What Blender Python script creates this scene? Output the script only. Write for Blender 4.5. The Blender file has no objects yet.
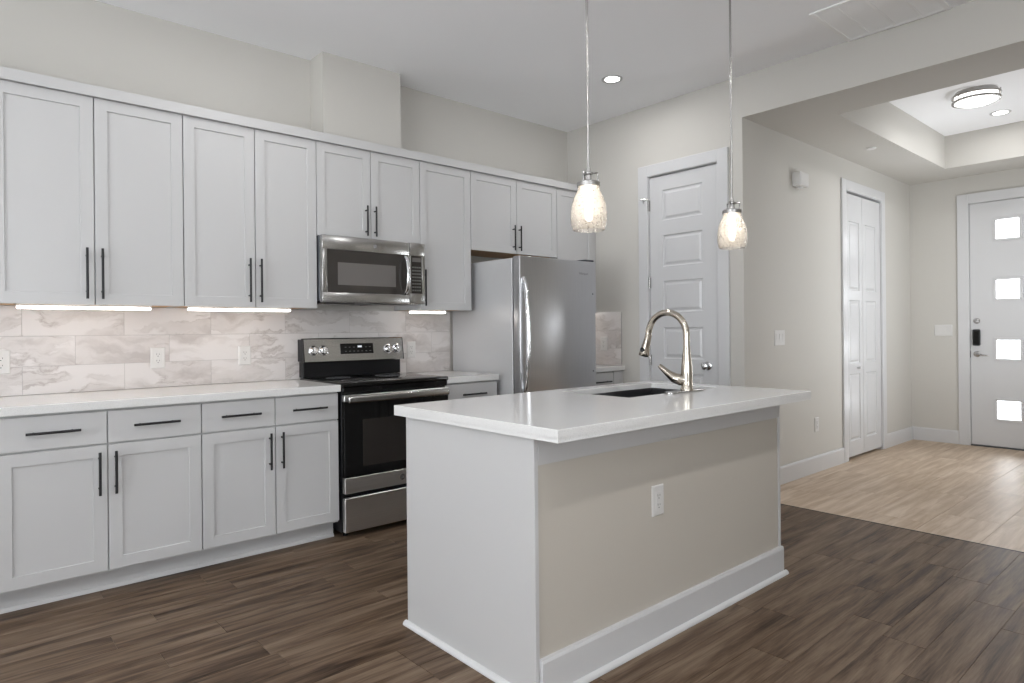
import bpy, bmesh, math, random
from mathutils import Matrix, Vector
S = bpy.context.scene
COL = S.collection
random.seed(7)
PI = math.pi

# ------------------------------------------------------------------ camera
F_PX, V0, YAW, ROLL = 649.80, 330.32, 0.7218, -0.0098
cam_d = bpy.data.cameras.new('camera')
cam = bpy.data.objects.new('camera', cam_d); COL.objects.link(cam)
cam_d.sensor_fit = 'HORIZONTAL'; cam_d.sensor_width = 36.0
cam_d.lens = F_PX / 1024 * 36.0
cam_d.shift_x = 0.0
cam_d.shift_y = -(341.5 - V0) / 1024
cam_d.clip_start = 0.02; cam_d.clip_end = 200
_R = Vector((math.cos(YAW), -math.sin(YAW), 0)); _F = Vector((math.sin(YAW), math.cos(YAW), 0)); _U = Vector((0, 0, 1))
_X = _R * math.cos(ROLL) + _U * math.sin(ROLL); _Y = -_R * math.sin(ROLL) + _U * math.cos(ROLL)
cam.matrix_world = Matrix(((_X.x, _Y.x, -_F.x, -0.3377), (_X.y, _Y.y, -_F.y, -4.193), (_X.z, _Y.z, -_F.z, 1.225), (0, 0, 0, 1)))
S.camera = cam

# ------------------------------------------------------------------ colour management, world, light
S.view_settings.view_transform = 'Standard'
S.view_settings.look = 'None'
S.view_settings.gamma = 1.0
S.view_settings.use_curve_mapping = False
S.view_settings.exposure = 0.14
S.cycles.max_bounces = 10
S.cycles.diffuse_bounces = 6
S.cycles.glossy_bounces = 5
S.cycles.transparent_max_bounces = 16
S.cycles.sample_clamp_indirect = 4.0
S.cycles.caustics_reflective = False
S.cycles.caustics_refractive = False
W = bpy.data.worlds.new('world'); S.world = W; W.use_nodes = True
bg = W.node_tree.nodes['Background']
bg.inputs['Color'].default_value = (0.92, 0.96, 1.0, 1); bg.inputs['Strength'].default_value = 3.2

def lamp(name, kind, loc, power, color=(1, 1, 1), size=0.1, size_y=None, direction=(0, 0, -1), spread=None, shape=None):
    d = bpy.data.lights.new(name, kind); d.energy = power; d.color = color
    if kind == 'AREA':
        d.shape = shape or ('RECTANGLE' if size_y else 'DISK'); d.size = size
        if size_y: d.size_y = size_y
        if spread: d.spread = spread
    else:
        d.shadow_soft_size = size
    o = bpy.data.objects.new(name, d); COL.objects.link(o); o.location = loc
    o.rotation_euler = Vector(direction).to_track_quat('-Z', 'Y').to_euler()
    return o
# watts of each group of lights: daylight through the windows, up-lights added to lift the ceiling, an added hall fill, the ceiling lights
LP = dict(world=4.7, side=14.0, side_up=195.0, front=3.0, front_up=72.0, hall=32.0, cans_k=6.5, cans_m=13.0, cans_b=2.0, entry=5.0, led=10.5, bulb=10.0, entry_day=180.0)
bg.inputs['Strength'].default_value = LP['world']
DAY = (0.93, 0.965, 1.0)
lamp('window_daylight_fill', 'AREA', (-4.40, -3.4, 1.45), LP['side'], (0.76, 0.88, 1.0), 3.5, 2.0, (1, 0, -.05))
lamp('ceiling_uplight_fill', 'AREA', (-4.38, -3.4, 1.30), LP['side_up'], DAY, 3.5, 1.4, (1, 0, 2.6))  # up-light added to brighten the ceiling
lamp('window_daylight_fill', 'AREA', (-1.0, -7.10, 1.55), LP['front'], DAY, 3.5, 1.7, (0, 1, -.05))
lamp('ceiling_uplight_fill', 'AREA', (-1.0, -7.08, 1.40), LP['front_up'], DAY, 3.5, 1.3, (0, 1, 2.6))  # second added up-light, also for a brighter ceiling
lamp('window_daylight_fill', 'AREA', (6.3, -3.86, 1.3), LP['hall'], DAY, .30, 1.8, (0, 1, .7))  # added fill lamp at an invented window, tilted up to brighten the hall
lamp('entry_daylight', 'AREA', (8.6, -2.75, 1.35), LP['entry_day'], DAY, 1.6, 2.7, (-1, 0, 0))
CAN_SPOTS = [(3.385, -1.105), (0.95, -1.105), (-1.5, -1.105), (0.0, -3.95), (-2.4, -3.95), (2.45, -3.95), (0.0, -6.1), (2.45, -6.1)]
CAN_COLOR = (1.0, .995, 1.0)

# ------------------------------------------------------------------ materials
def new_mat(name):
    m = bpy.data.materials.new(name); m.use_nodes = True
    return m, m.node_tree, m.node_tree.nodes['Principled BSDF']
def N(t, kind, **kw):
    n = t.nodes.new(kind)
    for k, v in kw.items():
        if k in n.inputs.keys() if hasattr(n.inputs, 'keys') else False: n.inputs[k].default_value = v
        else: setattr(n, k, v)
    return n
def setin(n, **kw):
    for k, v in kw.items(): n.inputs[k.replace('_', ' ')].default_value = v
def ramp(t, fac, stops):
    r = t.nodes.new('ShaderNodeValToRGB'); t.links.new(fac, r.inputs['Fac'])
    e = r.color_ramp.elements
    while len(e) < len(stops): e.new(0.5)
    for i, (p, c) in enumerate(stops):
        e[i].position = p; e[i].color = (*c, 1) if len(c) == 3 else c
    return r
def simple(name, col, rough=0.5, metal=0.0, spec=0.5, bump=None, coat=0.0):
    m, t, b = new_mat(name)
    b.inputs['Base Color'].default_value = (*col, 1); b.inputs['Roughness'].default_value = rough
    b.inputs['Metallic'].default_value = metal; b.inputs['Specular IOR Level'].default_value = spec
    b.inputs['Coat Weight'].default_value = coat
    tc = t.nodes.new('ShaderNodeTexCoord')
    n = t.nodes.new('ShaderNodeTexNoise'); t.links.new(tc.outputs['Object'], n.inputs['Vector'])
    setin(n, Scale=(bump[0] if bump else 6.0), Detail=3.0)
    if bump:
        bp = t.nodes.new('ShaderNodeBump'); setin(bp, Strength=bump[1], Distance=0.002)
        t.links.new(n.outputs['Fac'], bp.inputs['Height']); t.links.new(bp.outputs['Normal'], b.inputs['Normal'])
    else:
        mr = t.nodes.new('ShaderNodeMapRange'); setin(mr, To_Min=max(0.0, rough - 0.02), To_Max=rough + 0.02)
        t.links.new(n.outputs['Fac'], mr.inputs['Value']); t.links.new(mr.outputs['Result'], b.inputs['Roughness'])
    return m
def emit(name, col, strength):
    m, t, b = new_mat(name)
    b.inputs['Base Color'].default_value = (0.8, 0.8, 0.8, 1)
    b.inputs['Emission Color'].default_value = (*col, 1); b.inputs['Emission Strength'].default_value = strength
    return m
def steel(name, col, rough, axis=2, streak=90.0, aniso=0.0, amt=0.08):
    m, t, b = new_mat(name)
    tc = t.nodes.new('ShaderNodeTexCoord'); mp = t.nodes.new('ShaderNodeMapping')
    sc = [streak, streak, streak]; sc[axis] = 1.2
    mp.inputs['Scale'].default_value = sc
    n = t.nodes.new('ShaderNodeTexNoise'); setin(n, Scale=3.0, Detail=4.0)
    t.links.new(tc.outputs['Object'], mp.inputs['Vector']); t.links.new(mp.outputs['Vector'], n.inputs['Vector'])
    lo = tuple(c * (1 - amt) for c in col); hi = tuple(min(1, c * (1 + amt)) for c in col)
    r = ramp(t, n.outputs['Fac'], [(0.3, lo), (0.7, hi)])
    t.links.new(r.outputs['Color'], b.inputs['Base Color'])
    mr = t.nodes.new('ShaderNodeMapRange'); setin(mr, To_Min=rough * 0.85, To_Max=rough * 1.15)
    t.links.new(n.outputs['Fac'], mr.inputs['Value']); t.links.new(mr.outputs['Result'], b.inputs['Roughness'])
    b.inputs['Metallic'].default_value = 1.0; b.inputs['Anisotropic'].default_value = aniso
    return m

M_wall = simple('greige_wall_paint', (0.532, 0.515, 0.480), 0.75, bump=(260, 0.10))
M_vent = simple('white_vent_enamel', (0.93, 0.93, 0.93), 0.4)
M_knee = simple('floor_lit_wall_greige', (0.475, 0.440, 0.388), 0.75, bump=(260, 0.10))  # wall greige warmed and dimmed: floor-bounced light and shade put into the colour
M_ceil = simple('white_ceiling_paint', (0.92, 0.925, 0.94), 0.85, bump=(220, 0.12))
M_cab = simple('white_cabinet_paint', (0.500, 0.497, 0.496), 0.36)
M_trim = simple('white_trim_paint', (0.575, 0.575, 0.58), 0.30)
M_gloss = simple('gloss_white_door_paint', (0.56, 0.56, 0.565), 0.26)
M_black = simple('black_metal', (0.012, 0.012, 0.013), 0.42, metal=0.3)
M_wood_raw = simple('raw_birch_ply', (0.58, 0.38, 0.22), 0.6)
M_steel = steel('brushed_stainless', (0.43, 0.425, 0.415), 0.24, axis=0, amt=0.06)
M_range = steel('range_front_stainless', (0.66, 0.65, 0.63), 0.36, axis=0, amt=0.05)
M_fridge = steel('fridge_stainless', (0.50, 0.50, 0.51), 0.30, axis=2, amt=0.05)
M_fside = simple('grey_fridge_side', (0.53, 0.53, 0.535), 0.36, metal=0.25)
M_sink = steel('sink_stainless', (0.13, 0.13, 0.135), 0.38, axis=0)
M_chrome = simple('polished_chrome', (0.75, 0.75, 0.76), 0.08, metal=1.0)
M_nickel = simple('warm_brushed_nickel', (0.52, 0.475, 0.41), 0.17, metal=1.0)
M_satin = simple('satin_nickel', (0.45, 0.44, 0.43), 0.25, metal=1.0)
M_bglass = simple('black_glass', (0.006, 0.006, 0.006), 0.05, spec=0.32)
M_benamel = simple('black_enamel', (0.007, 0.007, 0.008), 0.35, spec=0.25)
M_grill = simple('brown_black_window', (0.035, 0.031, 0.028), 0.07, spec=0.5)
M_win2 = simple('perforated_screen', (0.13, 0.12, 0.115), 0.25, spec=0.5)
M_dgrey = simple('dark_grey_steel', (0.10, 0.105, 0.115), 0.35, metal=0.6)
M_plate = simple('white_plastic', (0.62, 0.61, 0.595), 0.35)
M_slot = simple('dark_slot', (0.03, 0.03, 0.03), 0.6)
M_grey_txt = simple('grey_print', (0.22, 0.22, 0.23), 0.5)
M_lt_txt = simple('pale_print', (0.13, 0.13, 0.125), 0.5)
M_display = emit('blue_white_display', (0.75, 0.85, 1.0), 0.28)
M_led = emit('led_bar_glow', (1.0, 0.96, 0.91), LP['led'])
M_can = emit('can_light_glow', (1.0, 0.98, 0.96), 14.0)
M_flush = emit('flush_light_glow', (1.0, 0.98, 0.96), 3.2)
M_bulb = emit('bulb_glow', (1.0, 0.93, 0.83), LP['bulb'])
M_dark = simple('gap_shade_black', (0.02, 0.02, 0.02), 0.9)
M_grout = simple('pale_grout', (0.36, 0.345, 0.335), 0.8)

def make_quartz():
    m, t, b = new_mat('white_quartz')
    tc = t.nodes.new('ShaderNodeTexCoord')
    n = t.nodes.new('ShaderNodeTexNoise'); setin(n, Scale=420.0, Detail=2.0)
    t.links.new(tc.outputs['Object'], n.inputs['Vector'])
    r = ramp(t, n.outputs['Fac'], [(0.34, (0.58, 0.58, 0.57)), (0.46, (0.69, 0.685, 0.675))])
    t.links.new(r.outputs['Color'], b.inputs['Base Color'])
    b.inputs['Roughness'].default_value = 0.13; b.inputs['Specular IOR Level'].default_value = 0.5
    return m
M_quartz = make_quartz()

def make_marble():
    m, t, b = new_mat('veined_marble_tile')
    tc = t.nodes.new('ShaderNodeTexCoord'); geo = t.nodes.new('ShaderNodeNewGeometry')
    # every tile shifts the vein pattern by its own random amount
    mul = t.nodes.new('ShaderNodeMath'); mul.operation = 'MULTIPLY'; mul.inputs[1].default_value = 37.0
    t.links.new(geo.outputs['Random Per Island'], mul.inputs[0])
    cmb = t.nodes.new('ShaderNodeCombineXYZ')
    for k in range(3): t.links.new(mul.outputs[0], cmb.inputs[k])
    add = t.nodes.new('ShaderNodeVectorMath'); add.operation = 'ADD'
    t.links.new(tc.outputs['Object'], add.inputs[0]); t.links.new(cmb.outputs[0], add.inputs[1])
    # distort
    nd = t.nodes.new('ShaderNodeTexNoise'); setin(nd, Scale=2.6, Detail=7.0, Roughness=0.58)
    t.links.new(add.outputs[0], nd.inputs['Vector'])
    sub = t.nodes.new('ShaderNodeVectorMath'); sub.operation = 'MULTIPLY_ADD'
    sub.inputs[1].default_value = (0.30, 0.30, 0.30); t.links.new(nd.outputs['Color'], sub.inputs[0]); t.links.new(add.outputs[0], sub.inputs[2])
    mp = t.nodes.new('ShaderNodeMapping'); mp.inputs['Rotation'].default_value = (0, -0.45, 0); mp.inputs['Scale'].default_value = (0.9, 1.0, 4.2)
    t.links.new(sub.outputs[0], mp.inputs['Vector'])
    nv = t.nodes.new('ShaderNodeTexNoise'); setin(nv, Scale=2.1, Detail=4.0, Roughness=0.55)
    t.links.new(mp.outputs[0], nv.inputs['Vector'])
    # thin veins where the noise crosses 0.5
    s1 = t.nodes.new('ShaderNodeMath'); s1.operation = 'SUBTRACT'; s1.inputs[1].default_value = 0.5; t.links.new(nv.outputs['Fac'], s1.inputs[0])
    a1 = t.nodes.new('ShaderNodeMath'); a1.operation = 'ABSOLUTE'; t.links.new(s1.outputs[0], a1.inputs[0])
    vein = ramp(t, a1.outputs[0], [(0.0, (1, 1, 1)), (0.010, (0.55, 0.55, 0.55)), (0.040, (0, 0, 0))])
    # gate the veins so that they fade in and out
    ng = t.nodes.new('ShaderNodeTexNoise'); setin(ng, Scale=3.5, Detail=2.0); t.links.new(add.outputs[0], ng.inputs['Vector'])
    gate = ramp(t, ng.outputs['Fac'], [(0.42, (0, 0, 0)), (0.62, (1, 1, 1))])
    mg = t.nodes.new('ShaderNodeMath'); mg.operation = 'MULTIPLY'
    t.links.new(vein.outputs['Color'], mg.inputs[0]); t.links.new(gate.outputs['Color'], mg.inputs[1])
    # broad soft clouds
    cloud = ramp(t, nv.outputs['Fac'], [(0.34, (0.44, 0.405, 0.39)), (0.44, (0.55, 0.518, 0.503)), (0.52, (0.62, 0.592, 0.58))])
    mix = t.nodes.new('ShaderNodeMixRGB'); mix.inputs['Color2'].default_value = (0.34, 0.30, 0.28, 1)
    t.links.new(cloud.outputs['Color'], mix.inputs['Color1'])
    mm = t.nodes.new('ShaderNodeMath'); mm.operation = 'MULTIPLY'; mm.inputs[1].default_value = 0.75
    t.links.new(mg.outputs[0], mm.inputs[0]); t.links.new(mm.outputs[0], mix.inputs['Fac'])
    t.links.new(mix.outputs['Color'], b.inputs['Base Color'])
    b.inputs['Roughness'].default_value = 0.28
    return m
M_marble = make_marble()

def make_planks(name, dark, mid, light, rough, grain_amt, strips=False):
    m, t, b = new_mat(name)
    tc = t.nodes.new('ShaderNodeTexCoord'); geo = t.nodes.new('ShaderNodeNewGeometry')
    rnd = geo.outputs['Random Per Island']
    mul = t.nodes.new('ShaderNodeMath'); mul.operation = 'MULTIPLY'; mul.inputs[1].default_value = 61.0
    t.links.new(rnd, mul.inputs[0])
    cmb = t.nodes.new('ShaderNodeCombineXYZ'); t.links.new(mul.outputs[0], cmb.inputs[0]); t.links.new(mul.outputs[0], cmb.inputs[1])
    add = t.nodes.new('ShaderNodeVectorMath'); add.operation = 'ADD'
    t.links.new(tc.outputs['Object'], add.inputs[0]); t.links.new(cmb.outputs[0], add.inputs[1])
    mp = t.nodes.new('ShaderNodeMapping'); mp.inputs['Scale'].default_value = (0.75, 9.0, 1.0)
    t.links.new(add.outputs[0], mp.inputs['Vector'])
    n1 = t.nodes.new('ShaderNodeTexNoise'); setin(n1, Scale=2.2, Detail=6.0, Roughness=0.58, Distortion=0.5)
    t.links.new(mp.outputs[0], n1.inputs['Vector'])
    mp2 = t.nodes.new('ShaderNodeMapping'); mp2.inputs['Scale'].default_value = (3.0, 70.0, 1.0)
    t.links.new(add.outputs[0], mp2.inputs['Vector'])
    n2 = t.nodes.new('ShaderNodeTexNoise'); setin(n2, Scale=2.0, Detail=4.0, Roughness=0.6); t.links.new(mp2.outputs[0], n2.inputs['Vector'])
    comb = t.nodes.new('ShaderNodeMath'); comb.operation = 'MULTIPLY_ADD'; comb.inputs[1].default_value = grain_amt
    s = t.nodes.new('ShaderNodeMath'); s.operation = 'SUBTRACT'; s.inputs[1].default_value = 0.5
    t.links.new(n2.outputs['Fac'], s.inputs[0]); t.links.new(s.outputs[0], comb.inputs[0]); t.links.new(n1.outputs['Fac'], comb.inputs[2])
    # plank to plank tone
    s2 = t.nodes.new('ShaderNodeMath'); s2.operation = 'MULTIPLY_ADD'; s2.inputs[1].default_value = 0.04 if strips else 0.10; s2.inputs[2].default_value = -0.02 if strips else -0.05
    t.links.new(rnd, s2.inputs[0])
    tot = t.nodes.new('ShaderNodeMath'); tot.operation = 'ADD'; t.links.new(comb.outputs[0], tot.inputs[0]); t.links.new(s2.outputs[0], tot.inputs[1])
    fac = tot.outputs[0]
    if strips:
        br = t.nodes.new('ShaderNodeTexBrick'); br.offset = 0.37; br.offset_frequency = 2
        setin(br, Scale=1.0, Mortar_Size=0.0, Brick_Width=0.34, Row_Height=0.053)
        br.inputs['Color1'].default_value = (0.38, 0.38, 0.38, 1); br.inputs['Color2'].default_value = (0.62, 0.62, 0.62, 1)
        t.links.new(add.outputs[0], br.inputs['Vector'])
        sb = t.nodes.new('ShaderNodeMath'); sb.operation = 'SUBTRACT'; sb.inputs[1].default_value = 0.5; t.links.new(br.outputs['Color'], sb.inputs[0])
        ad = t.nodes.new('ShaderNodeMath'); ad.operation = 'MULTIPLY_ADD'; ad.inputs[1].default_value = 0.32
        t.links.new(sb.outputs[0], ad.inputs[0]); t.links.new(fac, ad.inputs[2]); fac = ad.outputs[0]
    r = ramp(t, fac, [(0.30, dark), (0.47, mid), (0.68, light)])
    b.inputs['Specular IOR Level'].default_value = 0.34 if strips else 0.16
    t.links.new(r.outputs['Color'], b.inputs['Base Color'])
    mr = t.nodes.new('ShaderNodeMapRange'); setin(mr, To_Min=rough - 0.06, To_Max=rough + 0.10)
    t.links.new(n1.outputs['Fac'], mr.inputs['Value']); t.links.new(mr.outputs['Result'], b.inputs['Roughness'])
    bp = t.nodes.new('ShaderNodeBump'); setin(bp, Strength=0.25, Distance=0.002)
    t.links.new(tot.outputs[0], bp.inputs['Height']); t.links.new(bp.outputs['Normal'], b.inputs['Normal'])
    return m
M_floor = make_planks('dark_brown_plank', (0.027, 0.015, 0.009), (0.104, 0.067, 0.042), (0.196, 0.143, 0.101), 0.40, 0.34)
M_tile = make_planks('light_oak_tile', (0.37, 0.270, 0.185), (0.46, 0.350, 0.250), (0.60, 0.49, 0.385), 0.42, 0.16, strips=True)

def make_seeded():
    m, t, b = new_mat('seeded_glass')
    out = t.nodes['Material Output']; t.nodes.remove(b)
    tr = t.nodes.new('ShaderNodeBsdfTransparent'); tr.inputs['Color'].default_value = (0.97, 0.96, 0.94, 1)
    gl = t.nodes.new('ShaderNodeBsdfGlossy'); gl.inputs['Roughness'].default_value = 0.06
    df = t.nodes.new('ShaderNodeBsdfTranslucent'); df.inputs['Color'].default_value = (0.95, 0.90, 0.84, 1)
    lw = t.nodes.new('ShaderNodeLayerWeight'); lw.inputs['Blend'].default_value = 0.35
    tc = t.nodes.new('ShaderNodeTexCoord')
    vo = t.nodes.new('ShaderNodeTexVoronoi'); setin(vo, Scale=95.0); t.links.new(tc.outputs['Object'], vo.inputs['Vector'])
    r = ramp(t, vo.outputs['Distance'], [(0.0, (0.02, 0.02, 0.02)), (0.22, (0.05, 0.05, 0.05)), (0.42, (0.60, 0.60, 0.60))])
    bp = t.nodes.new('ShaderNodeBump'); setin(bp, Strength=0.8, Distance=0.004); t.links.new(vo.outputs['Distance'], bp.inputs['Height'])
    t.links.new(bp.outputs['Normal'], gl.inputs['Normal'])
    m1 = t.nodes.new('ShaderNodeMixShader'); t.links.new(r.outputs['Color'], m1.inputs[0]); t.links.new(tr.outputs[0], m1.inputs[1]); t.links.new(df.outputs[0], m1.inputs[2])
    m2 = t.nodes.new('ShaderNodeMixShader'); t.links.new(lw.outputs['Facing'], m2.inputs[0]); t.links.new(m1.outputs[0], m2.inputs[1]); t.links.new(gl.outputs[0], m2.inputs[2])
    # facing 0 at the centre, 1 at the rim
    t.links.new(m2.outputs[0], out.inputs['Surface'])
    return m
M_seed = make_seeded()
def make_pane():
    m, t, b = new_mat('window_glass')
    out = t.nodes['Material Output']; t.nodes.remove(b)
    tr = t.nodes.new('ShaderNodeBsdfTransparent'); gl = t.nodes.new('ShaderNodeBsdfGlossy'); gl.inputs['Roughness'].default_value = 0.02
    fr = t.nodes.new('ShaderNodeFresnel'); mx = t.nodes.new('ShaderNodeMixShader')
    t.links.new(fr.outputs[0], mx.inputs[0]); t.links.new(tr.outputs[0], mx.inputs[1]); t.links.new(gl.outputs[0], mx.inputs[2]); t.links.new(mx.outputs[0], out.inputs['Surface'])
    return m
M_pane = make_pane()

# ------------------------------------------------------------------ mesh helpers
# a frame maps local (a, b, d) = (along, up, outwards) to the room
def FR(kind='y', o=(0, 0, 0)):
    o = Vector(o)
    if kind == 'w': c = (Vector((1, 0, 0)), Vector((0, 1, 0)), Vector((0, 0, 1)))       # world axes
    elif kind == 'y': c = (Vector((1, 0, 0)), Vector((0, 0, 1)), Vector((0, -1, 0)))    # faces -y
    elif kind == 'Y': c = (Vector((-1, 0, 0)), Vector((0, 0, 1)), Vector((0, 1, 0)))    # faces +y
    elif kind == 'x': c = (Vector((0, -1, 0)), Vector((0, 0, 1)), Vector((-1, 0, 0)))   # faces -x
    elif kind == 'z': c = (Vector((1, 0, 0)), Vector((0, -1, 0)), Vector((0, 0, -1)))   # faces down
    m = Matrix.Identity(4)
    for i in range(3):
        for j in range(3): m[j][i] = c[i][j]
        m[i][3] = o[i]
    return m
WORLD = FR('w'); KIT = FR('y')

class MB:
    def __init__(s, frame=WORLD): s.bm = bmesh.new(); s.T = frame
    def _merge(s, tmp, L=None):
        me = bpy.data.meshes.new('tmp'); tmp.to_mesh(me); tmp.free()
        M = s.T if L is None else s.T @ L
        me.transform(M)
        s.bm.from_mesh(me); bpy.data.meshes.remove(me)
    def box(s, a0, a1, b0, b1, d0, d1, bev=0.0, seg=1):
        t = bmesh.new()
        a0, a1 = sorted((a0, a1)); b0, b1 = sorted((b0, b1)); d0, d1 = sorted((d0, d1))
        bmesh.ops.create_cube(t, size=1.0)
        for v in t.verts:
            v.co = Vector(((a0 + a1) / 2 + v.co.x * (a1 - a0), (b0 + b1) / 2 + v.co.y * (b1 - b0), (d0 + d1) / 2 + v.co.z * (d1 - d0)))
        if bev > 0:
            bev = min(bev, 0.49 * min(a1 - a0, b1 - b0, d1 - d0))
            bmesh.ops.bevel(t, geom=t.edges[:], offset=bev, segments=seg, profile=0.5, affect='EDGES')
        s._merge(t); return s
    def prism(s, pts, d0, d1, bev=0.0):
        """outline in (a, b), pulled from d0 to d1"""
        t = bmesh.new()
        lo = [t.verts.new((p[0], p[1], d0)) for p in pts]; hi = [t.verts.new((p[0], p[1], d1)) for p in pts]
        t.faces.new(lo[::-1]); t.faces.new(hi); n = len(pts)
        for i in range(n): t.faces.new((lo[i], lo[(i + 1) % n], hi[(i + 1) % n], hi[i]))
        bmesh.ops.recalc_face_normals(t, faces=t.faces[:])
        if bev > 0: bmesh.ops.bevel(t, geom=t.edges[:], offset=bev, segments=1, affect='EDGES')
        s._merge(t); return s
    def extrude_profile(s, pts, a0, a1):
        """profile in (d, b), pulled along a from a0 to a1"""
        t = bmesh.new()
        lo = [t.verts.new((a0, p[1], p[0])) for p in pts]; hi = [t.verts.new((a1, p[1], p[0])) for p in pts]
        t.faces.new(lo[::-1]); t.faces.new(hi); n = len(pts)
        for i in range(n): t.faces.new((lo[i], lo[(i + 1) % n], hi[(i + 1) % n], hi[i]))
        bmesh.ops.recalc_face_normals(t, faces=t.faces[:])
        s._merge(t); return s
    def nest(s, a0, a1, b0, b1, loops, cap_first=True, cap_last=True):
        """rectangle loops (inset, depth) joined one to the next: panelled doors"""
        t = bmesh.new(); rings = []
        for ins, d in loops:
            rings.append([t.verts.new(p) for p in ((a0 + ins, b0 + ins, d), (a1 - ins, b0 + ins, d), (a1 - ins, b1 - ins, d), (a0 + ins, b1 - ins, d))])
        for r0, r1 in zip(rings, rings[1:]):
            for i in range(4): t.faces.new((r0[i], r0[(i + 1) % 4], r1[(i + 1) % 4], r1[i]))
        if cap_last: t.faces.new(rings[-1])
        if cap_first: t.faces.new(rings[0][::-1])
        bmesh.ops.recalc_face_normals(t, faces=t.faces[:])
        s._merge(t); return s
    def cyl(s, p0, p1, r0, r1=None, seg=24, caps=True):
        p0 = Vector(p0); p1 = Vector(p1); r1 = r0 if r1 is None else r1
        t = bmesh.new()
        bmesh.ops.create_cone(t, cap_ends=caps, segments=seg, radius1=r0, radius2=r1, depth=(p1 - p0).length)
        q = (p1 - p0).to_track_quat('Z', 'Y').to_matrix().to_4x4()
        s._merge(t, Matrix.Translation((p0 + p1) / 2) @ q); return s
    def lathe(s, prof, c=(0, 0, 0), axis=(0, 0, 1), seg=32, close=False):
        """profile (r, h) turned about axis through c"""
        t = bmesh.new(); rings = []
        for r, h in prof:
            if r < 1e-6: rings.append([t.verts.new((0, 0, h))])
            else: rings.append([t.verts.new((r * math.cos(2 * PI * k / seg), r * math.sin(2 * PI * k / seg), h)) for k in range(seg)])
        for r0, r1 in zip(rings, rings[1:]):
            for k in range(seg):
                k2 = (k + 1) % seg
                if len(r0) == 1 and len(r1) == 1: continue
                if len(r0) == 1: t.faces.new((r0[0], r1[k], r1[k2]))
                elif len(r1) == 1: t.faces.new((r0[k], r0[k2], r1[0]))
                else: t.faces.new((r0[k], r0[k2], r1[k2], r1[k]))
        if close:
            for k in range(seg): t.faces.new((rings[-1][k], rings[-1][(k + 1) % seg], rings[0][(k + 1) % seg], rings[0][k]))
        bmesh.ops.recalc_face_normals(t, faces=t.faces[:])
        q = Vector(axis).to_track_quat('Z', 'Y').to_matrix().to_4x4()
        s._merge(t, Matrix.Translation(Vector(c)) @ q); return s
    def tube(s, pts, radii, seg=16, flat=1.0):
        pts = [Vector(p) for p in pts]
        if not hasattr(radii, '__len__'): radii = [radii] * len(pts)
        t = bmesh.new(); rings = []; up = None
        for i, p in enumerate(pts):
            d = (pts[min(i + 1, len(pts) - 1)] - pts[max(i - 1, 0)]).normalized()
            if up is None:
                up = Vector((0, 0, 1)) if abs(d.z) < 0.9 else Vector((1, 0, 0))
            x = d.cross(up).normalized(); y = x.cross(d).normalized(); up = y
            rings.append([t.verts.new(p + (x * math.cos(2 * PI * k / seg) + y * flat * math.sin(2 * PI * k / seg)) * radii[i]) for k in range(seg)])
        for r0, r1 in zip(rings, rings[1:]):
            for k in range(seg): t.faces.new((r0[k], r0[(k + 1) % seg], r1[(k + 1) % seg], r1[k]))
        t.faces.new(rings[0][::-1]); t.faces.new(rings[-1])
        bmesh.ops.recalc_face_normals(t, faces=t.faces[:])
        s._merge(t); return s
    def text(s, body, a, b, d, size, ext=0.0006, align='CENTER', sx=1.0):
        cu = bpy.data.curves.new('lettering', 'FONT'); cu.body = body; cu.size = size; cu.extrude = ext; cu.align_x = align; cu.align_y = 'CENTER'
        o = bpy.data.objects.new('lettering', cu); COL.objects.link(o)
        bpy.context.view_layer.update()
        me = bpy.data.meshes.new_from_object(o.evaluated_get(bpy.context.evaluated_depsgraph_get()))
        bpy.data.objects.remove(o); bpy.data.curves.remove(cu)
        me.transform(s.T @ Matrix.Translation((a, b, d)) @ Matrix.Diagonal((sx, 1, 1, 1)))
        s.bm.from_mesh(me); bpy.data.meshes.remove(me); return s
    def build(s, name, mat, parent=None, smooth=False, loc=None, kind=None):
        me = bpy.data.meshes.new(name)
        L = wloc(parent) if parent is not None else Vector(loc or (0, 0, 0))
        s.bm.transform(Matrix.Translation(-L))
        s.bm.to_mesh(me); s.bm.free()
        me.materials.append(mat)
        if smooth:
            for p in me.polygons: p.use_smooth = True
            try: me.set_sharp_from_angle(angle=math.radians(38))
            except Exception: pass
        o = bpy.data.objects.new(name, me); COL.objects.link(o)
        if parent is not None: o.parent = parent
        else: o.location = L
        if kind: o['kind'] = kind
        return o
def wloc(o):
    v = Vector((0, 0, 0))
    while o is not None: v += Vector(o.location); o = o.parent
    return v
def thing(name, loc, label, cat, group=None):
    o = bpy.data.objects.new(name, None); COL.objects.link(o); o.location = loc; o.empty_display_size = 0.1
    return tag(o, label, cat, group)
def tag(o, label, cat, group=None):
    o['label'] = label; o['category'] = cat
    if group: o['group'] = group
    return o
def struct_root(name, loc):
    o = bpy.data.objects.new(name, None); COL.objects.link(o); o.location = loc; o['kind'] = 'structure'; return o

# ------------------------------------------------------------------ the room
XL, XP, XE = -4.5, 4.0645, 7.594           # living side wall, pantry wall, entry wall
YB, YH, YR, YS = 0.0, -1.754, -3.95, -7.2  # kitchen wall, hall wall, far side of the hall, wall behind the camera
H, HH = 3.065, 2.762
XT = 4.040                                  # where the dark planks meet the pale tile

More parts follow.
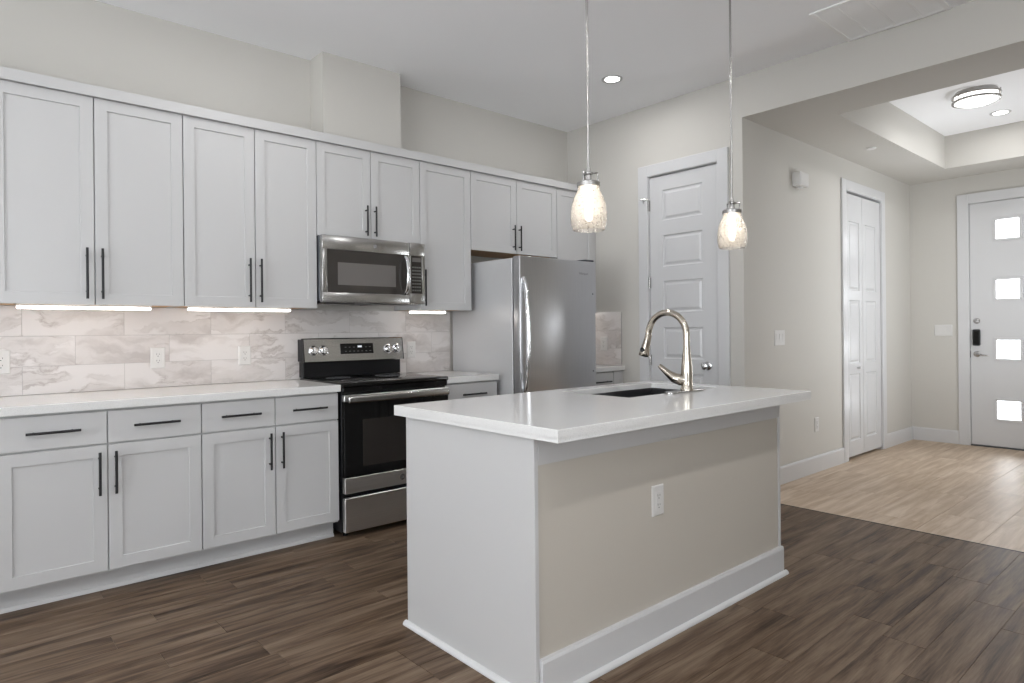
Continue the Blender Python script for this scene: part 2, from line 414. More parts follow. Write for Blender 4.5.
# dark plank floor: every plank a loose box in one floor mesh
fm = MB()
fm.box(XL - .1, XT, YS - .1, 0.1, -0.08, -0.0022)
PW, PL = 0.15, 0.914
fixed = {}
def row_of(y): return math.floor((y + 3.221) / PW)
for y, xj in ((-3.3, 3.376), (-3.45, 3.115), (-2.70, 3.219), (-1.05, 0.35), (-1.20, 0.173), (-1.70, 0.60)): fixed[row_of(y)] = xj
r = row_of(YS)
while -3.221 + r * PW < 0.0:
    y0 = max(-3.221 + r * PW, YS); y1 = min(-3.221 + (r + 1) * PW, 0.0)
    xj = fixed.get(r, random.uniform(0, PL)); x = xj - math.ceil((xj - XL) / PL) * PL
    while x < XT:
        xa, xb = max(x, XL), min(x + PL, XT)
        if xb - xa > 0.02: fm.box(xa + .0007, xb - .0007, y0 + .0003, y1 - .0003, -0.010, 0.0, bev=0.0007)
        x += PL
    r += 1
fm.build('floor', M_floor, kind='structure')
tm = MB()
tm.box(XT, XE + .1, -3.95, 0.1, -0.08, -0.0022)
PW2, PL2 = 0.327, 0.92
r = math.floor((YR + 3.178) / PW2)
while -3.178 + r * PW2 < 0.0:
    y0 = max(-3.178 + r * PW2, YR); y1 = min(-3.178 + (r + 1) * PW2, 0.0)
    x = XT - random.uniform(0, PL2)
    while x < XE:
        xa, xb = max(x, XT), min(x + PL2, XE)
        if xb - xa > 0.02: tm.box(xa + .0004, xb - .0004, y0 + .0006, y1 - .0006, -0.010, 0.0, bev=0.0008)
        x += PL2
    r += 1
tm.build('floor_entry', M_tile, kind='structure')
MB().box(XT - .006, XT + .004, YR, YH, -0.001, 0.0016, bev=.0007).build('trim_1', M_benamel, kind='structure')

# ceilings
MB().box(XL - .1, XP, YS - .1, 0.1, H, H + .12).box(XP, XE + .1, YH, 0.1, H, H + .12).build('ceiling', M_ceil, kind='structure')
TX0, TX1, TY0, TY1, TZ = 4.54, 7.05, -3.36, -2.232, 3.08
cm = MB()
cm.box(XP + .001, TX0, YR, YH, HH, TZ + .1); cm.box(TX1, XE, YR, YH, HH, TZ + .1)
cm.box(TX0, TX1, TY1, YH, HH, TZ + .1); cm.box(TX0, TX1, YR, TY0, HH, TZ + .1)
cm.build('ceiling_soffit', M_wall, kind='structure')
MB().box(TX0, TX1, TY0, TY1, TZ, TZ + .1).build('ceiling_tray', M_ceil, kind='structure')

# walls
MB().box(XL - .1, XE + .1, 0, .1, 0, H).build('wall_back', M_wall, kind='structure')
PD0, PD1, PDZ = -0.914, -1.553, 2.478      # pantry door opening
w = MB()
w.box(XP, XP + .115, 0, PD0, 0, H).box(XP, XP + .115, PD1, YH, 0, H).box(XP, XP + .115, PD0, PD1, PDZ, H)
w.box(XP, XP + .0009, YH, YR, HH, H)
w.box(XP, XP + .115, YR, YS, 0, H)
w.build('wall_pantry', M_wall, kind='structure')
BX0, BX1, BZ = 5.868, 6.722, 2.480
w = MB()
w.box(XP + .115, BX0, YH, YH + .11, 0, H).box(BX1, XE, YH, YH + .11, 0, H).box(BX0, BX1, YH, YH + .11, BZ, H)
w.build('wall_hall', M_wall, kind='structure')
FD0, FD1, FDZ = -2.290, -3.215, 2.478
w = MB()
w.box(XE, XE + .12, .1, FD0, 0, H).box(XE, XE + .12, FD1, YR - .1, 0, H).box(XE, XE + .12, FD0, FD1, FDZ, H)
w.build('wall_entry', M_wall, kind='structure')
HX0, HX1, HZ0, HZ1 = 6.1, 6.5, .3, 2.3
MB().box(XP + .115, HX0, YR - .1, YR, 0, H).box(HX1, XE, YR - .1, YR, 0, H).box(HX0, HX1, YR - .1, YR, 0, HZ0).box(HX0, HX1, YR - .1, YR, HZ1, H).build('wall_side', M_wall, kind='structure')
w = MB(); WY0, WY1, WZ0, WZ1 = -5.2, -1.6, 0.35, 2.5
w.box(XL - .12, XL, YS - .1, WY0, 0, H).box(XL - .12, XL, WY1, .1, 0, H).box(XL - .12, XL, WY0, WY1, 0, WZ0).box(XL - .12, XL, WY0, WY1, WZ1, H)
w.build('wall_left', M_wall, kind='structure')
VX0, VX1, VZ0, VZ1 = -2.8, 0.8, 0.65, 2.5
w = MB()
w.box(XL - .1, VX0, YS - .12, YS, 0, H).box(VX1, XP + .115, YS - .12, YS, 0, H).box(VX0, VX1, YS - .12, YS, 0, VZ0).box(VX0, VX1, YS - .12, YS, VZ1, H)
w.build('wall_front', M_wall, kind='structure')
def room_window(name, frame, a0, a1, b0, b1, n):
    f = MB(frame); t = .06
    f.box(a0, a1, b0, b0 + t, -.09, -.03, bev=.003).box(a0, a1, b1 - t, b1, -.09, -.03, bev=.003)
    wd = (a1 - a0) / n
    for k in range(n + 1): f.box(a0 + k * wd - (t / 2 if 0 < k < n else (0 if k == 0 else t)), a0 + k * wd + (t / 2 if 0 < k < n else (t if k == 0 else 0)), b0, b1, -.09, -.03, bev=.003)
    o = f.build(name, M_trim, kind='structure')
    MB(frame).box(a0 + t, a1 - t, b0 + t, b1 - t, -.063, -.057).build('window_pane', M_pane, o)
    return o
FXP = Matrix(((0, 0, 1, XL), (1, 0, 0, 0), (0, 1, 0, 0), (0, 0, 0, 1)))   # faces +x on the living wall
room_window('window_1', FXP, WY0, WY1, WZ0, WZ1, 3)
room_window('window_2', FR('Y', (0, YS, 0)), -VX1, -VX0, VZ0, VZ1, 3)
room_window('added_window', FR('Y', (0, YR, 0)), -HX1, -HX0, HZ0, HZ1, 1)  # unseen window, put in to light the hall
# duct chase above the cabinets
MB(KIT).box(1.556, 2.146, 2.431, H, 0, .190).build('wall_chase', M_wall, kind='structure')

# baseboards
def base(name, frame, runs):
    m = MB(frame)
    for a0, a1 in runs:
        m.extrude_profile([(0.0, 0.0), (.015, 0.0), (.015, .122), (.012, .133), (.006, .138), (0.0, .138)], a0, a1)
    return m.build(name, M_trim, kind='structure')
CW = 0.092
base('baseboard_hall', FR('y', (0, YH, 0)), [(XP + .016, BX0 - CW), (BX1 + CW, XE - .015)])
base('baseboard_entry', FR('x', (XE, 0, 0)), [(-YH, -FD0 - .0 + -CW), (-FD1 + CW, -YR)])
base('baseboard_pantry', FR('x', (XP, 0, 0)), [(.64, -PD0 - CW), (-PD1 + CW, -YH)])
base('baseboard_front', FR('x', (XP, 0, 0)), [(-YR, -YS)])

def casing(name, frame, a0, a1, b1, parent, wd=CW):
    m = MB(frame)
    m.box(a0 - wd, a0, 0, b1 + wd, .0005, .019, bev=.003).box(a1, a1 + wd, 0, b1 + wd, .0005, .019, bev=.003).box(a0, a1, b1, b1 + wd, .0005, .019, bev=.003)
    # jamb lining
    m.box(a0 - .001, a0 + .004, 0, b1, -.11, .010).box(a1 - .004, a1 + .001, 0, b1, -.11, .010).box(a0, a1, b1 - .004, b1 + .001, -.11, .010)
    return m.build(name, M_trim, parent)

# ---- pantry door (five raised panels)
d1 = struct_root('door_1', (XP, (PD0 + PD1) / 2, 0)); fr = FR('x', (XP, 0, 0))
casing('door_casing', fr, -PD0, -PD1, PDZ, d1)
def panel_door(frame, a0, a1, b0, b1, dback, dfront, cols, rows, mat, parent, name='door_slab'):
    m = MB(frame)
    ax = [a0] + [v for c in cols for v in c] + [a1]
    for i in range(0, len(ax), 2): m.box(ax[i], ax[i + 1], b0, b1, dback, dfront)
    for c in cols:
        bz = [b0] + [v for r_ in rows for v in r_] + [b1]
        for i in range(0, len(bz), 2): m.box(c[0], c[1], bz[i], bz[i + 1], dback, dfront)
        for r_ in rows:
            m.nest(c[0], c[1], r_[0], r_[1], [(0, dfront), (.006, dfront - .009), (.016, dfront - .010), (.034, dfront - .002), (.036, dfront - .002)], cap_first=False)
    return m.build(name, mat, parent)
prow = [(.22, .855), (.985, 1.238), (1.360, 1.613), (1.731, 1.985), (2.104, 2.352)]
panel_door(fr, .921, 1.546, .012, 2.468, -.045, -.008, [(1.045, 1.412)], [(0.18, .30)] if False else [(.215, .868)] + prow[1:], M_trim, d1)
for z in (2.24, 1.605, .969):
    m = MB(fr); m.cyl((.920, z - .045, .006), (.920, z + .045, .006), .0075, seg=12).box(.915, .929, z - .045, z + .045, -.006, .001)
    m.build('hinge', M_satin, d1, smooth=True)
m = MB(fr); m.cyl((.919, 2.292, .008), (.872, 2.296, .035), .005, seg=8).cyl((.868, 2.296, .035), (.862, 2.296, .040), .009, seg=12).cyl((.880, 2.290, .02), (.885, 2.262, .03), .003, seg=8)
m.build('hinge_pin_stop', M_satin, d1, smooth=True)
m = MB(fr); m.lathe([(0, 0), (.031, 0), (.031, .006), (.024, .010), (.011, .013), (.010, .030), (.020, .036), (.027, .045), (.029, .055), (.026, .064), (.015, .070), (0, .071)], (1.454, .938, -.008), (0, 0, 1))
m.build('door_knob', M_chrome, d1, smooth=True)
MB(FR('w')).box(XP + .12, XP + .125, -.95, -1.5, .0, .011).build('door_gap_shade', M_dark, d1)  # black strip standing in for the shade under the pantry door

# ---- bifold closet door
d2 = struct_root('door_2', ((BX0 + BX1) / 2, YH, 0)); fr = FR('y', (0, YH, 0))
casing('door_casing', fr, BX0, BX1, BZ, d2)
brow = [(.17, .79), (.885, 1.475), (1.565, 2.205)]
for a0, a1, c in ((BX0 + .008, 6.262, (5.955, 6.195)), (6.268, BX1 - .010, (6.335, 6.600))):
    panel_door(fr, a0, a1, .028, 2.455, -.028, .0, [c], brow, M_gloss, d2, 'door_leaf')
m = MB(fr); m.lathe([(0, 0), (.010, 0), (.009, .014), (.016, .020), (.018, .028), (.012, .034), (0, .035)], (6.130, .842, .0), (0, 0, 1)); m.build('door_knob', M_trim, d2, smooth=True)

# ---- front door with four square lites
d3 = struct_root('door_3', (XE, (FD0 + FD1) / 2, 0)); fr = FR('x', (XE, 0, 0))
casing('door_casing', fr, -FD0, -FD1, FDZ, d3, wd=.098)
la0, la1 = 2.517, 2.706
lites = [(.292, .474), (.895, 1.080), (1.494, 1.680), (2.092, 2.280)]
m = MB(fr)
fa0, fa1 = 2.297, 3.208
m.box(fa0, la0, .016, 2.470, -.05, -.006).box(la1, fa1, .016, 2.470, -.05, -.006)
bz = [.016] + [v for l in lites for v in l] + [2.470]
for i in range(0, len(bz), 2): m.box(la0, la1, bz[i], bz[i + 1], -.05, -.006)
m.build('door_slab', M_trim, d3)
for l in lites:
    m = MB(fr); t = .024
    m.box(la0 - t, la1 + t, l[1], l[1] + t, -.008, .003, bev=.002).box(la0 - t, la1 + t, l[0] - t, l[0], -.008, .003, bev=.002)
    m.box(la0 - t, la0, l[0], l[1], -.008, .003, bev=.002).box(la1, la1 + t, l[0], l[1], -.008, .003, bev=.002)
    o = m.build('lite_frame', M_trim, d3)
    MB(fr).box(la0 + .001, la1 - .001, l[0] + .001, l[1] - .001, -.030, -.024).build('glass_pane', M_pane, o)
m = MB(fr); m.lathe([(0, 0), (.028, 0), (.028, .008), (.023, .014), (0, .015)], (2.352, 1.274, -.006), (0, 0, 1)).box(2.348, 2.356, 1.258, 1.290, .006, .022, bev=.002)
m.build('deadbolt', M_satin, d3, smooth=True)
m = MB(fr); m.box(2.318, 2.384, 1.022, 1.188, -.006, .028, bev=.012, seg=3)
lk = m.build('smart_lock', M_black, d3, smooth=True)
MB(fr).box(2.326, 2.376, 1.04, 1.17, .0278, .0295, bev=.001).build('lock_face', M_bglass, lk)
m = MB(fr); m.lathe([(0, 0), (.030, 0), (.030, .007), (.013, .012), (.012, .045), (0, .046)], (2.352, .937, -.006), (0, 0, 1)).tube([(2.352, .937, .036), (2.38, .935, .040), (2.42, .926, .040), (2.455, .924, .038)], [.009, .0085, .0075, .006], seg=10)
m.build('door_handle', M_satin, d3, smooth=True)
m = MB(fr); m.box(2.2915, 2.2965, .90, .97, -.03, .004, bev=.001); m.build('strike_plate', M_black, d3)
MB(fr).box(-FD0 + .004, -FD0 + .03, 0, FDZ - .004, -.11, -.052).box(-FD1 - .03, -FD1 - .004, 0, FDZ - .004, -.11, -.052).box(-FD0 + .004, -FD1 - .004, FDZ - .04, FDZ - .004, -.11, -.052).build('door_stop', M_trim, d3)
MB(fr).box(-FD0, -FD1, .012, .040, -.11, -.052).box(-FD0, -FD1, .0005, .012, -.11, .004).build('threshold', M_dgrey, d3)

# ------------------------------------------------------------------ kitchen cabinets (frame KIT: a = x, b = z, d = distance from the wall)
STILE = 0.056
def shaker(a0, a1, b0, b1, df, parent, name='door', frame=KIT, th=.019):
    m = MB(frame)
    m.nest(a0, a1, b0, b1, [(0, df - th), (0, df - .0015), (.0015, df), (STILE, df), (STILE + .0015, df - .0075), (STILE + .0016, df - .0075)])
    return m.build(name, M_cab, parent)
def slab(a0, a1, b0, b1, df, parent, name='drawer', frame=KIT):
    m = MB(frame); m.nest(a0, a1, b0, b1, [(0, df - .019), (0, df - .002), (.002, df), (.003, df)])
    return m.build(name, M_cab, parent)
def bar_pull(parent, a, b, df, length, vertical=True, frame=KIT):
    m = MB(frame); h = length / 2; q = h * 0.70; r_ = .006
    if vertical:
        m.cyl((a, b - h, df + .030), (a, b + h, df + .030), r_, seg=14)
        for s_ in (-q, q): m.cyl((a, b + s_, df - .001), (a, b + s_, df + .030), .0048, seg=12)
    else:
        m.cyl((a - h, b, df + .030), (a + h, b, df + .030), r_, seg=14)
        for s_ in (-q, q): m.cyl((a + s_, b, df - .001), (a + s_, b, df + .030), .0048, seg=12)
    return m.build('handle', M_black, parent, smooth=True)
G = 0.0024
def upper(x0, x1, z0, splits, pulls, label, name='wall_cabinet'):
    t = thing(name, ((x0 + x1) / 2, -.0, z0), label, 'cabinet', 'white wall cabinets under the ceiling')
    m = MB(KIT); e = .0004
    m.box(x0 + e, x1 - e, z0 + .012, 2.430, .001, .333)
    m.box(x0 + e, x0 + .016, z0, z0 + .012, .001, .333).box(x1 - .016, x1 - e, z0, z0 + .012, .001, .333)
    m.build('carcass', M_cab, t)
    MB(KIT).box(x0 + .0165, x1 - .0165, z0 + .0005, z0 + .0118, .002, .3325).build('underside_panel', M_wood_raw, t)
    xs = [x0] + splits + [x1]
    for i in range(len(xs) - 1):
        d = shaker(xs[i] + G, xs[i + 1] - G, z0 - .003, 2.417, .353, t)
        if pulls[i] is not None: bar_pull(d, pulls[i], z0 + .152 if z0 < 1.5 else z0 + .118, .353, .254 if z0 < 1.5 else .198)
    return t
upper(-1.0, -0.1685, 1.378, [-.583], [-.615, -.550], 'white shaker wall cabinet at the end of the run away from the refrigerator')
upper(-.167, .664, 1.378, [.2505], [.214, .280], 'widest tall wall cabinet over the plain counter, first bright light strip beneath it')
upper(.664, 1.4305, 1.378, [1.0505], [1.012, 1.076], 'tall two-door wall cabinet just before the microwave, with a light strip beneath it')
upper(1.4305, 2.193, 1.834, [1.8085], [1.770, 1.834], 'short two-door wall cabinet directly above the microwave')
upper(2.193, 2.644, 1.378, [], [2.219], 'tall narrow single-door wall cabinet between the microwave and the refrigerator')
upper(2.644, 3.556, 1.834, [3.1034], [3.062, 3.126], 'short two-door wall cabinet directly above the refrigerator')
upper(3.556, 4.013, 1.378, [], [3.60], 'white single-door wall cabinet past the refrigerator in the corner')
MB(KIT).box(4.0135, XP - .0005, 1.378, 2.430, .30, .335).build('trim_2', M_cab, kind='structure')
m = MB(KIT); m.box(-1.0, XP - .001, 2.4185, 2.4735, .352, .373, bev=.0015).box(-1.0, XP - .001, 2.4305, 2.4715, .3, .3525)
tag(m.build('crown_trim', M_cab), 'long white crown board running along the top of all wall cabinets', 'cabinet trim')

def base_cab(x0, x1, splits, labels, pulls, drawer_pulls, name='base_cabinet', door=True, filler=None):
    t = thing(name, ((x0 + x1) / 2, 0, 0), labels, 'cabinet', 'white base cabinets under the counters')
    m = MB(KIT); m.box(x0 + .0004, x1 - .0004, .100, .873, .001, .612)
    if filler: m.box(x1 - filler + .002, x1 - .0006, .100, .868, .612, .630)
    m.build('carcass', M_cab, t)
    m = MB(KIT); m.box(x0 + .0004, x1 - .0004, 0.0, .0998, .30, .545)
    m.extrude_profile([(.545, 0), (.557, 0), (.556, .010), (.551, .018), (.545, .020)], x0 + .0004, x1 - .0004)
    m.build('toe_kick', M_cab, t)
    x1d = x1 - (filler or 0)
    xs = [x0] + splits + [x1d]
    for i in range(len(xs) - 1):
        dr = slab(xs[i] + G, xs[i + 1] - G, .712, .864, .631, t)
        bar_pull(dr, (xs[i] + xs[i + 1]) / 2 if drawer_pulls[i] is None else drawer_pulls[i], .789, .631, .204, vertical=False)
        d = shaker(xs[i] + G, xs[i + 1] - G, .113, .704, .631, t)
        bar_pull(d, pulls[i], .575, .631, .200)
    return t
base_cab(-1.0, -.168, [-.584], 'white base cabinet at the end of the run away from the range', [-.62, -.55], [None, None])
base_cab(-.167, .6676, [.2517], 'wider two-door base cabinet with two drawers, one cabinet away from the range', [.216, .282], [.041, .459])
base_cab(.6676, 1.4265, [1.0494], 'narrower two-door base cabinet with two drawers, beside the black range', [1.016, 1.084], [.861, 1.242])
base_cab(2.196, 2.652, [], 'single base cabinet squeezed between the range and the refrigerator', [2.235], [2.430])
base_cab(3.575, 4.060, [], 'small base cabinet in the corner past the refrigerator', [3.62], [3.78], filler=.12)

# countertops
def counter(x0, x1, label):
    m = MB(KIT); m.box(x0, x1, .8745, .914, .001, .6565, bev=.0022)
    return tag(m.build('countertop', M_quartz), label, 'countertop', 'white quartz counters along the kitchen wall')
counter(-1.0, 1.4315, 'long white quartz countertop over the drawers before the range')
counter(2.198, 2.6475, 'short white quartz countertop between the range and the refrigerator')
counter(3.57, XP - .001, 'small white quartz countertop in the corner past the refrigerator')

# ---- tiled backsplash
def tiles(frame, a0, a1, first_odd, label, skip=None):
    m = MB(frame); TW = .4610
    rows = [(.915, 1.0615, 1), (1.0615, 1.2190, 0), (1.2190, 1.3765, 1)]
    for b0, b1, odd in rows:
        off = first_odd if odd else first_odd + .2300
        x = off - math.ceil((off - a0) / TW) * TW
        while x < a1:
            xa, xb = max(x, a0), min(x + TW, a1)
            if xb - xa > .004: m.box(xa + .0009, xb - .0009, b0 + .0009, b1 - .0009, .002, .010, bev=.0006)
            x += TW
    t = m.build('backsplash_tile', M_marble)
    tag(t, label, 'backsplash')
    MB(frame).box(a0, a1, .915, 1.3764, .0005, .0088).build('grout_bed', M_grout, t)
    return t
tiles(KIT, -1.0, 2.693, -.0210, 'grey-veined marble tile backsplash on the long wall behind the range')
tiles(KIT, 3.505, XP - .012, -.0210, 'narrow marble tile backsplash on the kitchen wall past the refrigerator').name = 'backsplash_tile'
tiles(FR('x', (XP, 0, 0)), .0105, .622, .33, 'marble tile side splash returning along the pantry wall in the corner')

# ---- under-cabinet LED bars
def led(x0, x1, label):
    t = thing('light_bar', ((x0 + x1) / 2, -.28, 1.35), label, 'light', 'under-cabinet light bars')
    MB(KIT).box(x0, x1, 1.366, 1.3783, .262, .300, bev=.002).build('housing', M_plate, t)
    MB(KIT).box(x0 + .004, x1 - .004, 1.353, 1.3658, .264, .298, bev=.003).build('diffuser', M_led, t)
led(-.065, .517, 'long glowing light bar under the widest wall cabinet')
led(.700, 1.285, 'long glowing light bar under the cabinet just before the microwave')
led(2.150, 2.450, 'short glowing light bar between the microwave and the refrigerator')
led(3.62, 3.985, 'short glowing light bar hidden in the corner past the refrigerator')

# ------------------------------------------------------------------ outlets and switches
def outlet(frame, a, b, label, group=None, w_=.076, h_=.120, dark=True):
    t = thing('wall_outlet', frame @ Vector((a, b, 0)), label, 'outlet', group)
    p = MB(frame); p.nest(a - w_ / 2, a + w_ / 2, b - h_ / 2, b + h_ / 2, [(0, .0004), (0, .003), (.004, .0062), (.005, .0062)])
    p.build('cover_plate', M_plate, t)
    r_ = MB(frame); r_.nest(a - .0172, a + .0172, b - .034, b + .034, [(0, .005), (0, .0078), (.0012, .0085), (.002, .0085)]); rc = r_.build('receptacle', M_plate, t)
    s_ = MB(frame)
    for q in (-.0185, .0185):
        s_.box(a - .0078, a - .0056, b + q - .002, b + q + .007, .0084, .0088).box(a + .0056, a + .0078, b + q - .001, b + q + .006, .0084, .0088).cyl((a, b + q - .009, .0084), (a, b + q - .009, .0088), .0026, seg=10)
    s_.build('socket_slots', M_slot, rc)
    return t
def switch(frame, a, b, n, label, group=None):
    wd = .070 + .046 * (n - 1)
    t = thing('light_switch', frame @ Vector((a, b, 0)), label, 'switch', group)
    MB(frame).nest(a - wd / 2, a + wd / 2, b - .060, b + .060, [(0, .0004), (0, .003), (.004, .0062), (.005, .0062)]).build('cover_plate', M_plate, t)
    for k in range(n):
        c = a + (k - (n - 1) / 2) * .046
        m = MB(frame); m.nest(c - .0168, c + .0168, b - .033, b + .033, [(0, .004), (0, .0066), (.001, .0066)])
        m.extrude_profile([(.006, b - .030), (.0066, b - .030), (.0105, b + .030), (.006, b + .030)], c - .0145, c + .0145)
        m.build('rocker', M_plate, t)
TF = FR('y', (0, -.010, 0))
outlet(TF, -.108, 1.088, 'white outlet on the backsplash at the edge of the view')
outlet(TF, .608, 1.086, 'white outlet on the backsplash under the widest wall cabinet')
outlet(TF, 1.100, 1.083, 'white outlet on the backsplash just before the range')
outlet(TF, 2.327, 1.088, 'white outlet on the backsplash between the range and the refrigerator')
outlet(FR('x', (XP - .010, 0, 0)), .430, 1.100, 'white outlet on the marble side splash past the refrigerator')
switch(FR('y', (0, YH, 0)), 4.601, 1.146, 3, 'three-gang rocker switch on the hall wall beside the pantry corner')
outlet(FR('y', (0, YH, 0)), 5.243, .400, 'white outlet low on the hall wall before the closet door')
switch(FR('x', (XE, 0, 0)), 2.058, 1.180, 3, 'wide white rocker switch plate beside the front door')

# ------------------------------------------------------------------ microwave
mx0, mx1, mz0, mz1, mf = 1.4345, 2.1900, 1.412, 1.8305, .415
t = thing('microwave', ((mx0 + mx1) / 2, 0, mz0), 'stainless steel over-the-range microwave with black window, hanging below a short cabinet', 'microwave')
MB(KIT).box(mx0, mx1, mz0 + .012, mz1, .002, .372, bev=.002).build('body', M_dgrey, t)
m = MB(KIT); m.box(mx0 + .03, mx1 - .03, mz0 - .001, mz0 + .012, .03, .350).build('vent_underside', M_benamel, t)
for a in (1.50, 1.86): MB(KIT).box(a, a + .22, mz0 - .006, mz0 - .001, .09, .29, bev=.002).build('grease_filter', M_satin, t)
xs = 2.066
# door: steel frame around black glass
m = MB(KIT)
m.box(mx0, xs, 1.741, mz1, .372, mf, bev=.004, seg=2).box(mx0, xs, mz0, 1.474, .372, mf, bev=.004, seg=2)
m.box(mx0, 1.468, 1.468, 1.747, .372, mf, bev=.004, seg=2).box(2.052, xs, 1.468, 1.747, .372, mf, bev=.003)
dr = m.build('door', M_steel, t, smooth=True)
MB(KIT).box(1.466, 2.054, 1.472, 1.743, .374, mf - .004, bev=.002).build('door_glass', M_grill, dr)
MB(KIT).box(1.540, 1.958, 1.522, 1.664, mf - .0045, mf - .0032).build('viewing_screen', M_win2, dr)
m = MB(KIT); hp = [(2.032, 1.484 + k * .0244, mf + .002 + .040 * math.sin(PI * k / 10) ** .5) for k in range(11)]
m.tube(hp, .0145, seg=16, flat=.8).build('handle', M_chrome, dr, smooth=True)
m = MB(KIT); m.cyl((1.803, 1.782, mf - .001), (1.803, 1.782, mf + .0012), .0125, seg=24); em = m.build('emblem', M_grey_txt, dr)
MB(KIT).text('GE', 1.803, 1.782, mf + .0014, .014, .0003).build('emblem_lettering', M_steel, em)
m = MB(KIT); m.box(xs + .0015, mx1, 1.741, mz1, .372, mf, bev=.004, seg=2).box(xs + .0015, mx1, mz0, 1.484, .372, mf, bev=.004, seg=2).box(xs + .0015, 2.080, 1.48, 1.745, .372, mf, bev=.003).box(2.164, mx1, 1.48, 1.745, .372, mf, bev=.003)
cp = m.build('control_panel', M_steel, t, smooth=True)
MB(KIT).box(2.079, 2.165, 1.482, 1.743, .374, mf - .002).build('keypad', M_grill, cp)
m = MB(KIT)
for i in range(8):
    for j in range(4): m.box(2.087 + j * .0185, 2.0995 + j * .0185, 1.500 + i * .0225, 1.510 + i * .0225, mf - .0021, mf - .0010)
m.build('buttons', M_lt_txt, cp)
MB(KIT).box(2.088, 2.156, 1.700, 1.728, mf - .0021, mf - .0008).build('display', M_win2, cp)

# ------------------------------------------------------------------ range
rx0, rx1 = 1.4395, 2.1915
t = thing('range', ((rx0 + rx1) / 2, -.33, 0), 'freestanding electric range with black glass top and stainless oven door', 'range')
MB(KIT).box(rx0, rx1, .034, .900, .025, .640, bev=.003).build('body', M_benamel, t)
for a in (rx0 + .05, rx1 - .05):
    for d in (.08, .58): MB(KIT).cyl((a, 0, d), (a, .036, d), .016, seg=12).build('levelling_foot', M_benamel, t)
m = MB(KIT); m.box(rx0 - .004, rx1 + .004, .8985, .924, .06, .672, bev=.006, seg=2).box(rx0, rx1, .862, .899, .60, .662, bev=.004)
ct = m.build('cooktop', M_bglass, t, smooth=True)
for a, d, r_ in ((1.63, .22, .078), (2.01, .22, .092), (1.63, .50, .105), (2.01, .50, .082)):
    MB(KIT).lathe([(r_ - .002, 0), (r_, 0), (r_, .0004), (r_ - .002, .0004)], (a, .9241, d), (0, 1, 0), seg=48, close=True).build('burner_ring', M_grey_txt, ct)
# backguard
m = MB(KIT); m.box(rx0 + .008, rx1 - .004, .9245, 1.030, .025, .085, bev=.003).box(rx0 + .004, rx1 - .002, 1.03, 1.178, .012, .070, bev=.003)
m.build('backguard_riser', M_benamel, t)
fr = MB(KIT); prof = [(.068, 1.024), (.108, 1.024), (.112, 1.030), (.090, 1.178), (.084, 1.184), (.066, 1.184)]
fr.extrude_profile(prof, rx0 + .010, rx1 + .006)
bgp = fr.build('control_panel', M_steel, t)
for a in (rx0 + .006, rx1 + .006): MB(KIT).extrude_profile([(p[0] + .001 * (1 if p[0] > .08 else 0), p[1]) for p in prof], a, a + .005).build('end_cap', M_benamel, bgp)
def guard(a, b): # point on the leaning face
    return .112 - (b - 1.030) * (.022 / .148)
for a in (1.514, 1.584, 2.074, 2.146):
    b = 1.102; m = MB(KIT); ax = (0, .147, .989)
    m.lathe([(0, -.002), (.034, -.002), (.034, .003), (.027, .005), (.026, .022), (.021, .027), (0, .028)], (a, b, guard(a, b)), ax, seg=28)
    m.box(a - .005, a + .005, b - .020, b + .028, guard(a, b) + .020, guard(a, b) + .034, bev=.002)
    m.build('burner_knob', M_chrome, bgp, smooth=True)
m = MB(KIT); m.T = KIT @ Matrix.Translation((0, 1.110, guard(0, 1.110))) @ Matrix.Rotation(-.147, 4, 'X')
m.box(1.706, 1.958, -.036, .036, -.004, .0022, bev=.0018)
md = m.build('display_panel', M_bglass, bgp)
m = MB(KIT); m.T = KIT @ Matrix.Translation((0, 1.110, guard(0, 1.110))) @ Matrix.Rotation(-.147, 4, 'X')
m.box(1.836, 1.868, .007, .020, .0021, .0026, bev=.0002); m.build('clock_window', M_display, md)
FACE = KIT @ Matrix.Translation((0, 1.110, guard(0, 1.110))) @ Matrix.Rotation(-.147, 4, 'X')
for k in range(7):
    for b in (-.018, .010):
        a = 1.745 + k * .031
        if not (b > 0 and 1.82 < a < 1.89): MB(FACE).box(a - .006, a + .006, b - .0015, b + .0015, .0021, .0027).build('touch_key', M_lt_txt, md)
# oven door
m = MB(KIT)
m.box(rx0 + .002, rx1 - .002, .268, .362, .641, .676, bev=.003)
od = m.build('oven_door', M_range, t)
MB(KIT).box(rx0 + .002, rx1 - .002, .812, .850, .641, .676, bev=.003).build('top_rail', M_range, od)
MB(KIT).box(rx0 + .002, rx1 - .002, .3622, .8118, .642, .6750, bev=.0015).build('oven_glass', M_bglass, od)
MB(KIT).box(1.56, 2.07, .42, .70, .6746, .6755).build('oven_window', simple('oven_window_screen', (0.022, 0.019, 0.017), 0.06, spec=0.6), od)
m = MB(KIT); hb = .826
m.box(rx0 + .008, rx1 - .020, hb - .020, hb + .023, .700, .724, bev=.011, seg=4)
for a in (rx0 + .045, rx1 - .045): m.box(a - .013, a + .013, hb - .014, hb + .014, .675, .704, bev=.003)
m.build('handle', M_steel, od, smooth=True)
m = MB(KIT); m.cyl((1.832, .315, .675), (1.832, .315, .6775), .019, seg=28); em = m.build('emblem', M_satin, od)
MB(KIT).text('GE', 1.832, .315, .6778, .020, .0003).build('emblem_lettering', M_grey_txt, em)
m = MB(KIT); m.box(rx0 + .002, rx1 - .002, .040, .240, .641, .674, bev=.003).box(rx0 + .002, rx1 - .002, .232, .244, .655, .679, bev=.003).build('storage_drawer', M_range, t)

